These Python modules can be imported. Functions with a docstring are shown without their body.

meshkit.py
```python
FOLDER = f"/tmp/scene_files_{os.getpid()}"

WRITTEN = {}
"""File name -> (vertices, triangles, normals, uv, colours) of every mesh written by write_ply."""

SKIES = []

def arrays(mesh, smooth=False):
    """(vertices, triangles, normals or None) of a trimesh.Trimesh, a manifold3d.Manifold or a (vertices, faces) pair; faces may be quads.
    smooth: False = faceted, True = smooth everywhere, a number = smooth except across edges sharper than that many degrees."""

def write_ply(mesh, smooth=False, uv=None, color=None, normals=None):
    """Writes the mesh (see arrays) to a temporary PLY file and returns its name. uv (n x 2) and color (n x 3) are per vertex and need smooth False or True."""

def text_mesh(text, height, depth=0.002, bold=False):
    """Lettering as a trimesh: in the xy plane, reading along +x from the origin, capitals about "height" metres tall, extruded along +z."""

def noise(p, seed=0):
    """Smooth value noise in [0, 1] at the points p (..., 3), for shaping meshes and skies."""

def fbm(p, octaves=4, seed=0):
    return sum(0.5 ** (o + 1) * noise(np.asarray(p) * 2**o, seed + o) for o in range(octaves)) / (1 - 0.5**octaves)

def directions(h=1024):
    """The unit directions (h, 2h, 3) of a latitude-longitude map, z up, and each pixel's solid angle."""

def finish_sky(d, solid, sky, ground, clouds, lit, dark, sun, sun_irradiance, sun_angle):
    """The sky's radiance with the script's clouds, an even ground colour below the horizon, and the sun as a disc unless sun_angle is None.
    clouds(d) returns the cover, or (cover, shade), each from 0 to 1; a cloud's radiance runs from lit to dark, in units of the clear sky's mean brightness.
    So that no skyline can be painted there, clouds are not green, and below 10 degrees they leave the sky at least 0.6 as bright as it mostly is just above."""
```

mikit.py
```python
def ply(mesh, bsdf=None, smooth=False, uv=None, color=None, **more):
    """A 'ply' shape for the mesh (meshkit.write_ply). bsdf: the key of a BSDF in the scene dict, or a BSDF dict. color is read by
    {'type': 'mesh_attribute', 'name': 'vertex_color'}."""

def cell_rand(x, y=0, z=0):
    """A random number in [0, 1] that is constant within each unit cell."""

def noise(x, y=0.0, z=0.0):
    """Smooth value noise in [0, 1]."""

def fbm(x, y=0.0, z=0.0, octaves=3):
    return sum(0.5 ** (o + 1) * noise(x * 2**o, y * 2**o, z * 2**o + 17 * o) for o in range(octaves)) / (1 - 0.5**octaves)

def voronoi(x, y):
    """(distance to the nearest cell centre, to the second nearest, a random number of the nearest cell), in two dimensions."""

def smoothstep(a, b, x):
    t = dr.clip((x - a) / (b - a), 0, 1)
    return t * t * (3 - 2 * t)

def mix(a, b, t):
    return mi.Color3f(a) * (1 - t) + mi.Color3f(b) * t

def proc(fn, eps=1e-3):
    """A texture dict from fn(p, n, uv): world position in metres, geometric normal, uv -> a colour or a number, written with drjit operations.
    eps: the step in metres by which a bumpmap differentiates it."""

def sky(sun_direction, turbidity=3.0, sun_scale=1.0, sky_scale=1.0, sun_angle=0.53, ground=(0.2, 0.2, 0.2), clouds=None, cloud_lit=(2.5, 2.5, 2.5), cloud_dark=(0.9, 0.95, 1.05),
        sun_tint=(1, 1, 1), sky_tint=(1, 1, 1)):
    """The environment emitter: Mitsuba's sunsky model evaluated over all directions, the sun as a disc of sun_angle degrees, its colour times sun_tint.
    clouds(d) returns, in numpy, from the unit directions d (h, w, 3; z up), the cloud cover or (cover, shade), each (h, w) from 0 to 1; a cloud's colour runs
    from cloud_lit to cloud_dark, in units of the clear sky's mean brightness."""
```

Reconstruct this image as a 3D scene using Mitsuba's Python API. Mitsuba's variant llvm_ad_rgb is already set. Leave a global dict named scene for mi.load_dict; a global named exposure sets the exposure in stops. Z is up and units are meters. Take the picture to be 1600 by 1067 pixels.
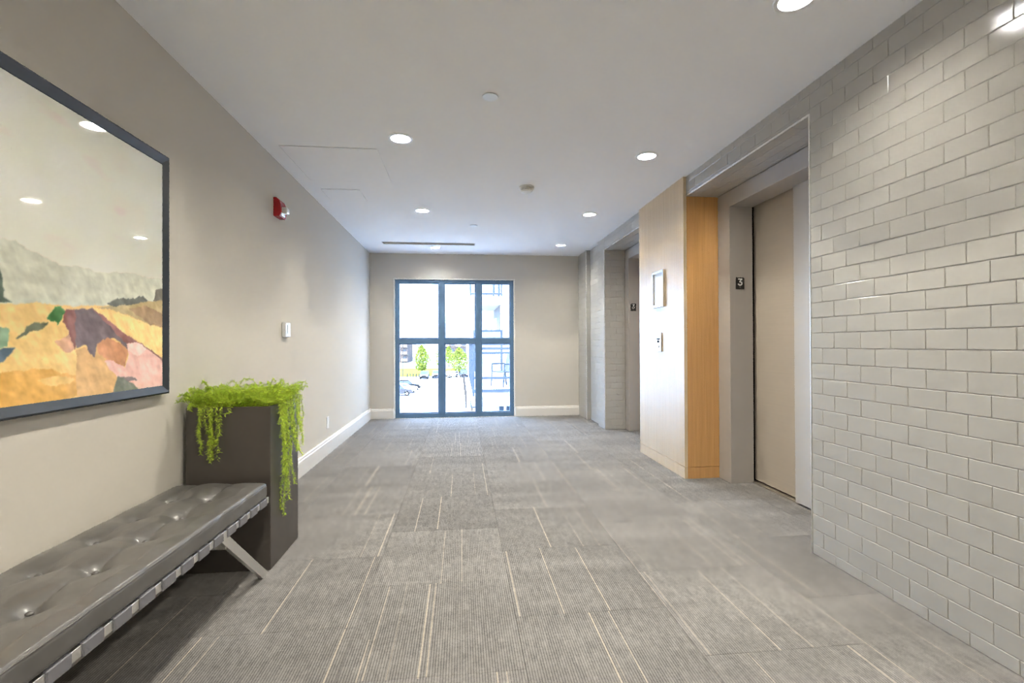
import math, random, sys
import numpy as np, trimesh, manifold3d, drjit as dr, mitsuba as mi, mikit, meshkit
from shapely.geometry import Polygon, Point, box as sbox
from shapely import contains_xy
from mikit import noise, fbm, cell_rand, smoothstep, mix, proc
T = mi.ScalarTransform4f
rng = np.random.default_rng(7)
random.seed(7)

# ------------------------------------------------------------------ camera, sky, exposure
YAW, PITCH, ROLL, EYE, FPX = .1052, .0053, -.0042, 1.092, 746.8
_c, _s = math.cos(YAW), math.sin(YAW)
FWD = np.array([_s*math.cos(PITCH), _c*math.cos(PITCH), math.sin(PITCH)])
_r0 = np.array([_c, -_s, 0]); _u0 = np.cross(_r0, FWD)
UP = -math.sin(ROLL)*_r0 + math.cos(ROLL)*_u0
exposure = 2.0
LAMP = np.array([1.0, .93, .80])*262.0
scene = {
    'camera': {'type': 'perspective', 'fov': math.degrees(2*math.atan(800/FPX)), 'fov_axis': 'x', 'near_clip': .02, 'far_clip': 2000.,
               'to_world': T().look_at(origin=[0, 0, EYE], target=[float(FWD[0]), float(FWD[1]), EYE+float(FWD[2])], up=[float(a) for a in UP])},
    'sky': mikit.sky((-.5, -.62, .6), turbidity=3.0, sun_scale=5.0, sky_scale=48.0, ground=(.3, .3, .3),
                     clouds=lambda d: np.full(d.shape[:2], .92), cloud_lit=(.74, 1.15, 1.85)),
}
labels = {}

# ------------------------------------------------------------------ helpers
def key_for(name):
    if name not in scene and name not in USED:
        USED.add(name); return name
    k = 1
    while f'{name}_{k:03d}' in USED: k += 1
    n = f'{name}_{k:03d}'; USED.add(n); return n
USED = set()
def thing(name, label, cat=None, group=None, kind=None):
    k = key_for(name); d = {'label': label}
    if cat: d['category'] = cat
    if group: d['group'] = group
    if kind: d['kind'] = kind
    labels[k] = d
    return k
def struct(name, mesh, bsdf, label, smooth=False):
    k = thing(name, label, kind='structure')
    if mesh is not None: scene[k] = mikit.ply(mesh, bsdf, smooth)
    return k
def part(parent, name, mesh, bsdf, smooth=False, label=None, kind=None, shape=None, to_world=None, **more):
    k = key_for(parent+'__'+name)
    s = dict(shape) if shape is not None else mikit.ply(mesh, bsdf, smooth, **more)
    if to_world is not None: s['to_world'] = to_world
    scene[k] = s
    if label or kind:
        labels[k] = {}
        if label: labels[k]['label'] = label
        if kind: labels[k]['kind'] = kind
    return k
def solo(name, mesh, bsdf, label, cat, group=None, smooth=False):
    k = thing(name, label, cat, group); scene[k] = mikit.ply(mesh, bsdf, smooth); return k
def frame(o, ex, ey, ez):
    m = np.eye(4); m[:3, 0], m[:3, 1], m[:3, 2], m[:3, 3] = ex, ey, ez, o
    return T(m.tolist())
def move(x, y, z, rz=0.): return T().translate([x, y, z]).rotate([0, 0, 1], rz)
def box(x0, x1, y0, y1, z0, z1, b=0.):
    if b <= 0:
        return trimesh.creation.box(bounds=[[x0, y0, z0], [x1, y1, z1]])
    P = []
    for X, sx in ((x0, 1), (x1, -1)):
        for Y, sy in ((y0, 1), (y1, -1)):
            for Z, sz in ((z0, 1), (z1, -1)):
                P += [(X, Y+sy*b, Z+sz*b), (X+sx*b, Y, Z+sz*b), (X+sx*b, Y+sy*b, Z)]
    return trimesh.convex.convex_hull(np.array(P))
def cat(*ms): return trimesh.util.concatenate([m for m in ms if m is not None])
def lathe(pts, seg=32): return trimesh.creation.revolve(np.array(pts, float), sections=seg)
def tube(pts, r, seg=6, closed=False):
    pts = np.asarray(pts, float); n = len(pts)
    rr = np.broadcast_to(np.asarray(r, float), (n,))
    t = np.gradient(pts, axis=0); t /= np.linalg.norm(t, axis=1, keepdims=True)+1e-12
    ref = np.array([0, 0, 1.]) if abs(t[0, 2]) < .9 else np.array([1., 0, 0])
    V = []
    for i in range(n):
        a = ref - t[i]*(ref@t[i]); a /= np.linalg.norm(a)+1e-12; ref = a; b = np.cross(t[i], a)
        for k in range(seg):
            th = 2*math.pi*k/seg; V.append(pts[i]+rr[i]*(math.cos(th)*a+math.sin(th)*b))
    F = []
    for i in range(n-1):
        for k in range(seg):
            p, q = i*seg+k, i*seg+(k+1) % seg
            F += [(p, q, q+seg), (p, q+seg, p+seg)]
    V += [pts[0], pts[-1]]; a, b = n*seg, n*seg+1
    for k in range(seg):
        F += [(a, (k+1) % seg, k), (b, (n-1)*seg+k, (n-1)*seg+(k+1) % seg)]
    return trimesh.Trimesh(V, F, process=False)
def tr(m, x=0, y=0, z=0, rz=0, rx=0, ry=0):
    m = m.copy(); E = trimesh.transformations.euler_matrix(math.radians(rx), math.radians(ry), math.radians(rz)); E[:3, 3] = (x, y, z)
    m.apply_transform(E); return m
def rounded(x0, x1, y0, y1, z0, z1, r, seg=16, res=None):
    S = [manifold3d.Manifold.sphere(r, seg).translate((x, y, z)) for x in (x0+r, x1-r) for y in (y0+r, y1-r) for z in (z0+r, z1-r)]
    m = manifold3d.Manifold.batch_hull(S)
    if res: m = m.refine_to_length(res)
    d = m.to_mesh(); return trimesh.Trimesh(d.vert_properties[:, :3], d.tri_verts, process=False)
def extr(poly, h): return trimesh.creation.extrude_polygon(poly, h, engine='earcut')

# ------------------------------------------------------------------ materials
def rgb(*c): return {'type': 'rgb', 'value': [float(a) for a in c]}
def two(b): return {'type': 'twosided', 'bsdf': b}
def matte(*c): return two({'type': 'diffuse', 'reflectance': rgb(*c)})
def satin(c, alpha=.2, ior=1.5): return two({'type': 'roughplastic', 'diffuse_reflectance': rgb(*c) if isinstance(c, tuple) else c, 'alpha': alpha, 'int_ior': ior})
def metal(c, rough=.25): return two({'type': 'principled', 'base_color': rgb(*c), 'metallic': 1.0, 'roughness': rough})
def mat(k, d): scene[k] = d; return k

def greige(p, n, uv):
    return mi.Color3f(.552, .524, .472)*(.985+.03*fbm(p.y*1.5, p.z*1.5, p.x*1.5, 2))
mat('m_wall', two({'type': 'diffuse', 'reflectance': proc(greige)}))
mat('m_ceiling', matte(.84, .84, .84))
mat('m_trim', satin((.80, .78, .74), .25))
mat('m_white_plastic', satin((.80, .80, .79), .2))
mat('m_sprinkler', satin((.84, .88, .92), .25))
mat('m_grout', matte(.34, .32, .29))
mat('m_tile_0', satin((.395, .386, .36), .035))
mat('m_tile_1', satin((.387, .378, .352), .03))
mat('m_tile_2', satin((.403, .394, .368), .04))
mat('m_chrome', metal((.86, .85, .82), .30))
mat('m_edge', metal((.86, .85, .82), .3))
mat('m_black', satin((.012, .012, .012), .2))
mat('m_dark', matte(.03, .028, .026))
mat('m_letter', satin((.82, .82, .80), .3))
mat('m_jamb', satin((.40, .375, .35), .16))
mat('m_return', satin((.50, .49, .475), .2))
mat('m_sill', metal((.6, .57, .5), .35))
mat('m_red', satin((.33, .008, .012), .15))
mat('m_windowframe', satin((.10, .185, .30), .22))
mat('m_glass', {'type': 'thindielectric', 'int_ior': 1.5})
mat('m_lens', two({'type': 'principled', 'base_color': rgb(.72, .72, .70), 'roughness': .08, 'metallic': .35, 'specular': .8}))
mat('m_steel', metal((.70, .69, .67), .3))
mat('m_paper', satin((.82, .82, .80), .08))

def door_fn(p, n, uv):
    g = noise(p.y*3, p.z*160, p.x*3)
    return mi.Color3f(.42, .37, .31)*(.985+.03*g)
mat('m_door', satin(proc(door_fn), .18))
def wood_fn(p, n, uv):
    across = p.x*1.0+p.y*1.0
    g = fbm(across*95, p.z*2.2, 3.1, 3)
    f = noise(across*420, p.z*7)
    t = .62*g+.38*f
    return mix((.50, .245, .075), (.66, .37, .135), t)
mat('m_wood', satin(proc(wood_fn), .17, 1.75))
def carpet_fn(p, n, uv):
    ux, pitch = (p.x-.212)/.622, .622
    col = dr.floor(ux); odd = col-2*dr.floor(col/2)
    v = (p.y-1.908)/pitch+odd*.5
    row = dr.floor(v)
    fx = (ux-col)*.622
    k = dr.floor(p.x/.0092); fr = p.x/.0092-k
    rib = smoothstep(.05, .32, fr)*(1-smoothstep(.62, .95, fr))
    # broken yarn along each rib
    yarn = noise(k*7.3, p.y*120)*.6+noise(k*3.1+40, p.y*14)*.4
    tone = .93+.14*cell_rand(col, row, 5)
    band = fbm(p.x*1.6+row*3.7, p.y*9+col*5.1, 2.2, 3)
    patch = fbm(p.x*2.2, p.y*2.2, 7.7, 3)
    coarse = noise(dr.floor(p.x/.0184)*5.3, p.y*26)
    yarn = yarn*.62+coarse*.38
    c = mix((.042, .042, .042), (.268, .259, .249), dr.clip(.10+rib*.34+yarn*.52, 0, 1))
    c = c*tone*(.76+.48*band)*(.86+.28*patch)
    # pale accent yarns of every tile
    line = mi.Float(0)
    for j in range(4):
        on = cell_rand(col*3+j, row, 11+j) < (.8, .55, .4, .3)[j]
        w = (.0022, .0016, .0028, .0012)[j]
        x0 = .03+.56*cell_rand(col+9*j, row, 21)
        d = dr.abs(fx-x0)
        line = dr.maximum(line, dr.select(on, (.9, .7, .5, .6)[j]*(1-smoothstep(w*.6, w*1.5, d)), 0))
    for (x, y0, y1, a) in ACCENT:
        inside = (p.y > y0) & (p.y < y1)
        line = dr.maximum(line, dr.select(inside, a*(1-smoothstep(.0016, .0042, dr.abs(p.x-x))), 0))
    c = mix(c, (.50, .44, .36), line*(.35+.45*yarn))
    return c
ACCENT = [(-.757, 1.90, 2.54, .9), (-.448, 1.28, 1.90, .8), (-.344, 1.2, 1.82, .6), (-.325, 1.6, 2.21, .6), (-.146, 1.59, 2.21, .9), (.229, 1.91, 2.515, .8),
          (.51, 1.28, 1.905, 1.), (-.098, 2.21, 2.83, .5), (.602, 1.91, 2.52, .9), (.84, 1.91, 2.9, .4), (1.125, 1.594, 2.2, .7), (1.406, 2.24, 2.86, .8),
          (1.38, 1.0, 1.595, .8), (1.41, 3.44, 4.08, .7), (1.723, 2.6, 3.2, .6), (1.457, 1.31, 1.94, .6), (1.22, 2.24, 2.87, .6), (-.434, 2.53, 3.16, 1.),
          (-.69, 3.16, 3.765, .8), (-.146, 2.86, 3.47, .9), (.474, 2.54, 3.17, 1.), (.83, 3.44, 4.4, .8), (.185, 3.47, 4.41, .7), (-.745, 3.79, 4.41, .9), (.83, 4.54, 6.2, .5)]
mat('m_carpet', two({'type': 'diffuse', 'reflectance': proc(carpet_fn)}))

# ------------------------------------------------------------------ the room
XL, XR, YB, YF, ZC = -1.339, 1.81, 7.20, -2.6, 2.44
R1, R2 = (2.32, 3.70), (4.655, 5.92)          # the two lift recesses
XFAR, XPIL, YPIL = 1.85, 1.79, 6.74
XW = 1.785                                   # wood cladding face
DEEP = 2.42

fl = struct('floor', box(XL-.2, DEEP+.2, YF-.2, YB+.12, -.3, -.006), 'm_dark', 'grey carpet tile floor of the lift lobby')
_cache = {}
def shared(kind, make, bsdf, *dims, smooth=False):
    k = (kind, bsdf)+tuple(round(d, 4) for d in dims)
    if k not in _cache: _cache[k] = mikit.ply(make(*dims), bsdf, smooth)
    return _cache[k]
def slab(w, l): return box(0, w, 0, l, -.007, 0, .0012)
for ci in range(-4, 5):
    for ri in range(-9, 11):
        x0, x1 = .212+.622*ci, .212+.622*(ci+1)
        y0 = 1.908+.622*(ri-.5*(ci % 2)); y1 = y0+.622
        x0, x1 = max(x0, XL), min(x1, DEEP-.1); y0, y1 = max(y0, YF), min(y1, YB)
        if x1-x0 < .02 or y1-y0 < .02: continue
        part(fl, 'carpet_tile', None, None, shape=shared('carpet', slab, 'm_carpet', x1-x0-.0008, y1-y0-.0008), to_world=move(x0+.0004, y0+.0004, 0))

# ceiling with holes for lamps and hatches
LAMPS = [(-.392, 3.18), (-.388, 4.875), (-.36, 6.72), (-.39, 1.5), (-.39, -.2), (-.39, -1.8),
         (1.31, 1.74), (1.33, 3.312), (1.332, 4.865), (1.355, 6.42), (1.32, .2), (1.32, -1.35)]
HATCH = [(-1.225, -.572, 3.36, 4.06), (-1.21, -.875, 4.265, 4.60)]
pl = sbox(XL-.2, YF-.2, DEEP+.2, YB+.12)
for x, y in LAMPS: pl = pl.difference(Point(x, y).buffer(.068, 16))
for a, b, c, d in HATCH: pl = pl.difference(sbox(a, c, b, d))
DIFF = (-1.03, .18, 6.40, 6.53)
pl = pl.difference(sbox(DIFF[0], DIFF[2], DIFF[1], DIFF[3]))
ce = extr(pl, .12); ce.apply_translation([0, 0, ZC])
struct('ceiling', cat(ce, box(XL-.2, DEEP+.2, YF-.2, YB+.12, ZC+.12, ZC+.3)), 'm_ceiling', 'smooth white painted ceiling with recessed lamps')
struct('wall_left', box(XL-.2, XL, YF-.2, YB+.12, -.01, ZC), 'm_wall', 'greige painted wall on the left')
struct('wall_rear', box(XL, DEEP+.2, YF-.2, YF, -.01, ZC), 'm_wall', 'greige painted wall behind the viewer')
WX0, WX1, WZ0, WZ1 = -.985, .795, .012, 2.062
struct('wall_back', cat(box(XL, WX0, YB, YB+.12, -.01, ZC), box(WX1, DEEP+.2, YB, YB+.12, -.01, ZC), box(WX0, WX1, YB, YB+.12, WZ1, ZC), box(WX0, WX1, YB, YB+.12, -.01, .0)),
       'm_wall', 'greige end wall around the window')
SH = .003
wr = struct('wall_right', cat(box(XR+SH, DEEP+.2, YF, R1[0]-.002, -.01, ZC), box(XR+SH, DEEP+.2, R1[0]-.002, R1[1], 2.283, ZC), box(DEEP, DEEP+.2, R1[0]-.01, R1[1]+.01, -.01, 2.3),
       box(2.08, DEEP+.2, R1[1]+.001, R2[0]-.001, -.01, ZC)), 'm_grout', 'grey subway tiled wall around the near lift')
wf = struct('wall_right_far', cat(box(XR+SH, DEEP+.2, R2[0], R2[1]+.003, 2.283, ZC), box(DEEP, DEEP+.2, R2[0]-.01, R2[1]+.01, -.01, 2.3),
       box(XFAR+SH, DEEP+.2, R2[1]+SH, YB, -.01, ZC), box(XR+SH, XFAR+.02, R2[1]+SH, R2[1]+.30, -.01, ZC), box(XPIL+SH, XFAR+.02, YPIL+SH, YB, -.01, ZC)), 'm_grout', 'grey subway tiled wall around the far lift with a corner pilaster')

# tiles
TW, TH = .1545, .0778
def tile(w, h):
    b, d = .0024, .0014
    o, i = [(0, 0), (w, 0), (w, h), (0, h)], [(b, b), (w-b, b), (w-b, h-b), (b, h-b)]
    V = [(x, y, -.004) for x, y in o]+[(x, y, -d) for x, y in o]+[(x, y, 0) for x, y in i]
    F = []
    for k in range(4):
        j = (k+1) % 4
        F += [(k, j, 4+j), (k, 4+j, 4+k), (4+k, 4+j, 8+j), (4+k, 8+j, 8+k)]
    return trimesh.Trimesh(V, F+[(8, 9, 10), (8, 10, 11)], process=False)
trand = random.Random(3)
def field(owner, o, ex, ey, a0, a1, b0, b1, aorg, borg, solid=False, flip=0):
    """tiles on the plane o + a*ex + b*ey; solid: joined into one mesh"""
    ex, ey, o = np.array(ex, float), np.array(ey, float), np.array(o, float); ez = np.cross(ex, ey); out = []
    g = .0009
    for r in range(math.floor((b0-borg)/TH)-1, math.ceil((b1-borg)/TH)+1):
        v0, v1 = max(b0, borg+r*TH+g), min(b1, borg+(r+1)*TH-g)
        if v1-v0 < .007: continue
        off = aorg+(.5*TW if (r+flip) % 2 else 0)
        for c in range(math.floor((a0-off)/TW)-1, math.ceil((a1-off)/TW)+1):
            u0, u1 = max(a0, off+c*TW+g), min(a1, off+(c+1)*TW-g)
            if u1-u0 < .007: continue
            ta, tb = trand.gauss(0, .0016), trand.gauss(0, .0016)
            n = ez+ta*ex+tb*ey; n /= np.linalg.norm(n); e1 = ex-n*(ex@n); e1 /= np.linalg.norm(e1); e2 = np.cross(n, e1)
            p = o+ex*u0+ey*v0
            if solid:
                m = tile(u1-u0, v1-v0); V = np.asarray(m.vertices)
                out.append(trimesh.Trimesh(p+V[:, :1]*e1+V[:, 1:2]*e2+V[:, 2:]*n, m.faces, process=False))
            else:
                part(owner, 'tile', None, None, shape=shared('tile', tile, f'm_tile_{trand.randrange(3)}', u1-u0, v1-v0), to_world=frame(p, e1, e2, n))
    if solid:
        part(owner, 'tile_field', cat(*out), 'm_tile_0', kind='stuff')
ZROW = 1.0635
LEFTX = ((0, -1, 0), (0, 0, 1))               # a runs towards -Y, b up: faces -X
field(wr, (XR, 0, 0), *LEFTX, -R1[0]+.009, -1.24, .001, ZC-.001, -2.157, ZROW, flip=0)
field(wr, (XR, 0, 0), *LEFTX, -1.24, -YF-.01, .001, ZC-.001, -2.157, ZROW, solid=True)
field(wr, (XR, 0, 0), *LEFTX, -R1[1]+.002, -R1[0]+.008, 2.291, ZC-.001, -2.157, ZROW)
field(wr, (0, 0, 2.28), (0, 1, 0), (1, 0, 0), R1[0]+.002, R1[1]-.002, XR+.009, 2.075, 2.157, XR+.008)
field(wf, (XR, 0, 0), *LEFTX, -R2[1]+.009, -R2[0]-.002, 2.291, ZC-.001, -2.157, ZROW)
field(wf, (0, 0, 2.28), (0, 1, 0), (1, 0, 0), R2[0]+.002, R2[1]-.002, XR+.009, 2.075, 2.157, XR+.008, solid=True)
field(wf, (0, R2[1], 0), (1, 0, 0), (0, 0, 1), XR+.009, 2.075, .001, 2.279, XR, ZROW)
field(wf, (XR, 0, 0), *LEFTX, -(R2[1]+.29), -R2[1]-.009, .001, ZC-.001, -2.157, ZROW, solid=True)
field(wf, (XFAR, 0, 0), *LEFTX, -YPIL+.002, -(R2[1]+.30), .001, ZC-.001, -2.157, ZROW, solid=True)
field(wf, (XPIL, 0, 0), *LEFTX, -YB+.002, -YPIL-.009, .001, ZC-.001, -2.157, ZROW, solid=True)
field(wf, (0, YPIL, 0), (1, 0, 0), (0, 0, 1), XPIL+.009, XFAR, .001, ZC-.001, XPIL, ZROW, solid=True)
# metal edge trims of the tiling
struct('trim_1', cat(box(XR-.0015, XR+.007, R1[0]-.0085, R1[0]-.0005, 0, 2.289, .001), box(XR-.0015, XR+.007, R1[0]-.0005, R1[1], 2.281, 2.289, .001)), 'm_edge', 'bright metal edge strip around the near lift recess')
struct('trim_2', cat(box(XR-.0015, XR+.007, R2[1]+.0005, R2[1]+.0085, 0, 2.289, .001), box(XR-.0015, XR+.007, R2[0], R2[1]+.0005, 2.281, 2.289, .001)), 'm_edge', 'bright metal edge strip around the far lift recess')
struct('trim_3', box(XPIL-.0015, XPIL+.007, YPIL-.0015, YPIL+.007, 0, ZC, .001), 'm_edge', 'bright metal edge strip of the tiled corner pilaster')

# baseboards with a stepped top
def board_profile(h, t=.018): return Polygon([(0, 0), (t, 0), (t, h-.03), (t*.72, h-.022), (t*.72, h-.008), (t*.4, h), (0, h)])
def baseboard(l, h): return extr(board_profile(h), l)        # profile in xy (x out, y up), along z
bl = baseboard(YB-YF, .158); bl.apply_transform(np.array([[1, 0, 0, XL], [0, 0, 1, YF], [0, 1, 0, 0], [0, 0, 0, 1.]])); bl.invert()
struct('baseboard_left', bl, 'm_trim', 'white baseboard along the left wall')
def back_board(x0, x1):
    m = baseboard(x1-x0, .146); m.apply_transform(np.array([[0, 0, 1, x0], [-1, 0, 0, YB], [0, 1, 0, 0], [0, 0, 0, 1.]])); m.invert(); return m
def fixn(m): trimesh.repair.fix_normals(m); return m
struct('baseboard_back_left', fixn(cat(back_board(XL+.018, WX0-.018), lathe([(0, 0), (.018, 0), (.018, .116), (.013, .124), (.013, .138), (.007, .146), (0, .146)], 24).apply_translation([WX0-.018, YB, 0]))), 'm_trim', 'white baseboard on the end wall left of the window')
struct('baseboard_back_right', fixn(cat(back_board(WX1+.018, XPIL), lathe([(0, 0), (.018, 0), (.018, .116), (.013, .124), (.013, .138), (.007, .146), (0, .146)], 24).apply_translation([WX1+.018, YB, 0]))), 'm_trim', 'white baseboard on the end wall right of the window')

# window: dark aluminium frame, two mullions, one transom, six panes
wi = struct('window_1', None, None, 'full height window of six panes in a dark blue grey frame')
FY0, FY1 = YB+.022, YB+.10
FW = .05
part(wi, 'outer_frame', cat(box(WX0+.008, WX0+.008+FW, FY0, FY1, WZ0, WZ1-.006, .004), box(WX1-.008-FW, WX1-.008, FY0, FY1, WZ0, WZ1-.006, .004),
                    box(WX0+.008, WX1-.008, FY0, FY1, WZ1-.006-FW, WZ1-.006, .004), box(WX0+.008, WX1-.008, FY0, FY1, WZ0-.012, WZ0+.055, .004)), 'm_windowframe')
MU = [(-.337, -.252), (.213, .299)]
for a, b in MU: part(wi, 'mullion', box(a, b, FY0-.012, FY1+.02, WZ0+.05, WZ1-.05, .004), 'm_windowframe')
cols = [(WX0+.058, MU[0][0]), (MU[0][1], MU[1][0]), (MU[1][1], WX1-.058)]
for a, b in cols: part(wi, 'transom', box(a-.004, b+.004, FY0-.004, FY1+.01, 1.105, 1.18, .004), 'm_windowframe')
for a, b in cols:
    for z0, z1 in ((.066, 1.105), (1.18, WZ1-.055)): part(wi, 'glazing_bead', cat(box(a, a+.012, FY0+.012, FY0+.035, z0, z1, .002), box(b-.012, b, FY0+.012, FY0+.035, z0, z1, .002), box(a, b, FY0+.012, FY0+.035, z0, z0+.012, .002),
         box(a, b, FY0+.012, FY0+.035, z1-.012, z1, .002)), 'm_windowframe')
    for z0, z1 in ((.066, 1.105), (1.18, WZ1-.055)):
        part(wi, 'pane', trimesh.Trimesh([(a, YB+.06, z0), (b, YB+.06, z0), (b, YB+.06, z1), (a, YB+.06, z1)], [(0, 1, 2), (0, 2, 3)], process=False), 'm_glass')
struct('trim_4', cat(box(WX0-.012, WX0+.008, YB-.004, YB+.12, 0, WZ1+.01, .002), box(WX1-.008, WX1+.012, YB-.004, YB+.12, 0, WZ1+.01, .002), box(WX0-.012, WX1+.012, YB-.004, YB+.12, WZ1-.006, WZ1+.012, .002)), 'm_trim', 'thin white reveal around the window')

# ------------------------------------------------------------------ wood cladding between the lifts
wc = thing('wood_cladding', 'honey coloured wood panelled block between the two lifts', 'wall panel')
part(wc, 'core', box(XR+.003, 2.079, R1[1]+.0005, R2[0]-.0015, 0, ZC), 'm_wood')
def front_fn(p, n, uv):
    t = .6*fbm((p.y)*95, p.z*2.2, 3.1, 3)+.4*noise(p.y*420, p.z*7)
    return mix((.56, .42, .26), (.66, .53, .36), t)
mat('m_front', satin(proc(front_fn), .19, 1.65))
part(wc, 'front_panel', box(XW, XR+.0028, R1[1]-.012, R2[0], .094, ZC, .0015), 'm_front', label='pale satin front panel')
part(wc, 'side_panel', box(XR+.0028, 2.079, R1[1]-.012, R1[1], .094, 2.279), 'm_wood')
part(wc, 'side_panel', box(XR+.0028, 2.079, R2[0]-.0009, R2[0]+.011, .094, 2.279), 'm_wood')
part(wc, 'plinth', box(XW+.0, XR+.0028, R1[1]-.010, R2[0]-.002, 0, .0915, .001), 'm_front', label='pale plinth board of the front')
part(wc, 'plinth', box(XR+.0028, 2.079, R1[1]-.010, R1[1], 0, .0915), 'm_wood')

# ------------------------------------------------------------------ lifts
def elevator(Y0, Y1, o0, o1, split, label):
    e = thing('elevator', label, 'elevator')
    X0 = 2.08
    part(e, 'door_frame', cat(box(X0, 2.27, o1, Y1-.001, 0, 2.279, .002), box(X0, 2.27, Y0+.001, o0, 0, 2.279, .002), box(X0, 2.272, Y0+.001, Y1-.001, 2.155, 2.279, .002)), 'm_jamb')
    part(e, 'door_panel', box(2.298, 2.33, split-.06, o1+.03, .018, 2.2, .002), 'm_door')
    part(e, 'door_panel', box(2.252, 2.29, o0-.0, split, .012, 2.2, .002), 'm_return', label='paler near door panel')
    part(e, 'sill', cat(box(2.262, 2.296, split-.02, o1+.02, -.004, .012, .001), box(2.296, 2.34, o0, o1+.02, -.004, .006)), 'm_sill')
    for m_ in (box(2.35, 2.36, Y0+.002, Y1-.002, 0, 2.28), box(2.27, 2.36, o1+.06, o1+.07, 0, 2.28), box(2.27, 2.36, o0-.07, o0-.06, 0, 2.28)): part(e, 'shaft_lining', m_, 'm_dark', label='dark gap behind the lift doors')
    return e
elevator(R1[0], R1[1], 2.452, 3.522, 3.035, 'near lift with sliding beige doors in a grey recess beside the wood block')
elevator(R2[0], R2[1], 4.80, 5.79, 5.30, 'far lift with a grey door frame beyond the wood block, next to the end wall')

def floor_sign(x, y, z, label):
    s = thing('floor_sign', label, 'sign')
    part(s, 'plate', box(x, x+.07, y-.003, y, z, z+.092, .001), 'm_black')
    t = meshkit.text_mesh('3', .052, .0012, bold=True); t.apply_translation([-t.bounds[:, 0].mean(), 0, 0])
    part(s, 'numeral', t, 'm_letter', to_world=frame((x+.035, y-.003, z+.030), (1, 0, 0), (0, 0, 1), (0, -1, 0)))
    for dx in (-.003, .003): part(s, 'braille_dot', tr(trimesh.creation.icosphere(2, .0022), x+.035+dx, y-.003, z+.017), 'm_letter', smooth=True)
floor_sign(2.128, 3.5215, 1.512, 'black sign with a white 3 on the door frame of the near lift')
floor_sign(2.105, 5.7895, 1.50, 'small black sign with a white 3 on the door frame of the far lift')

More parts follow.
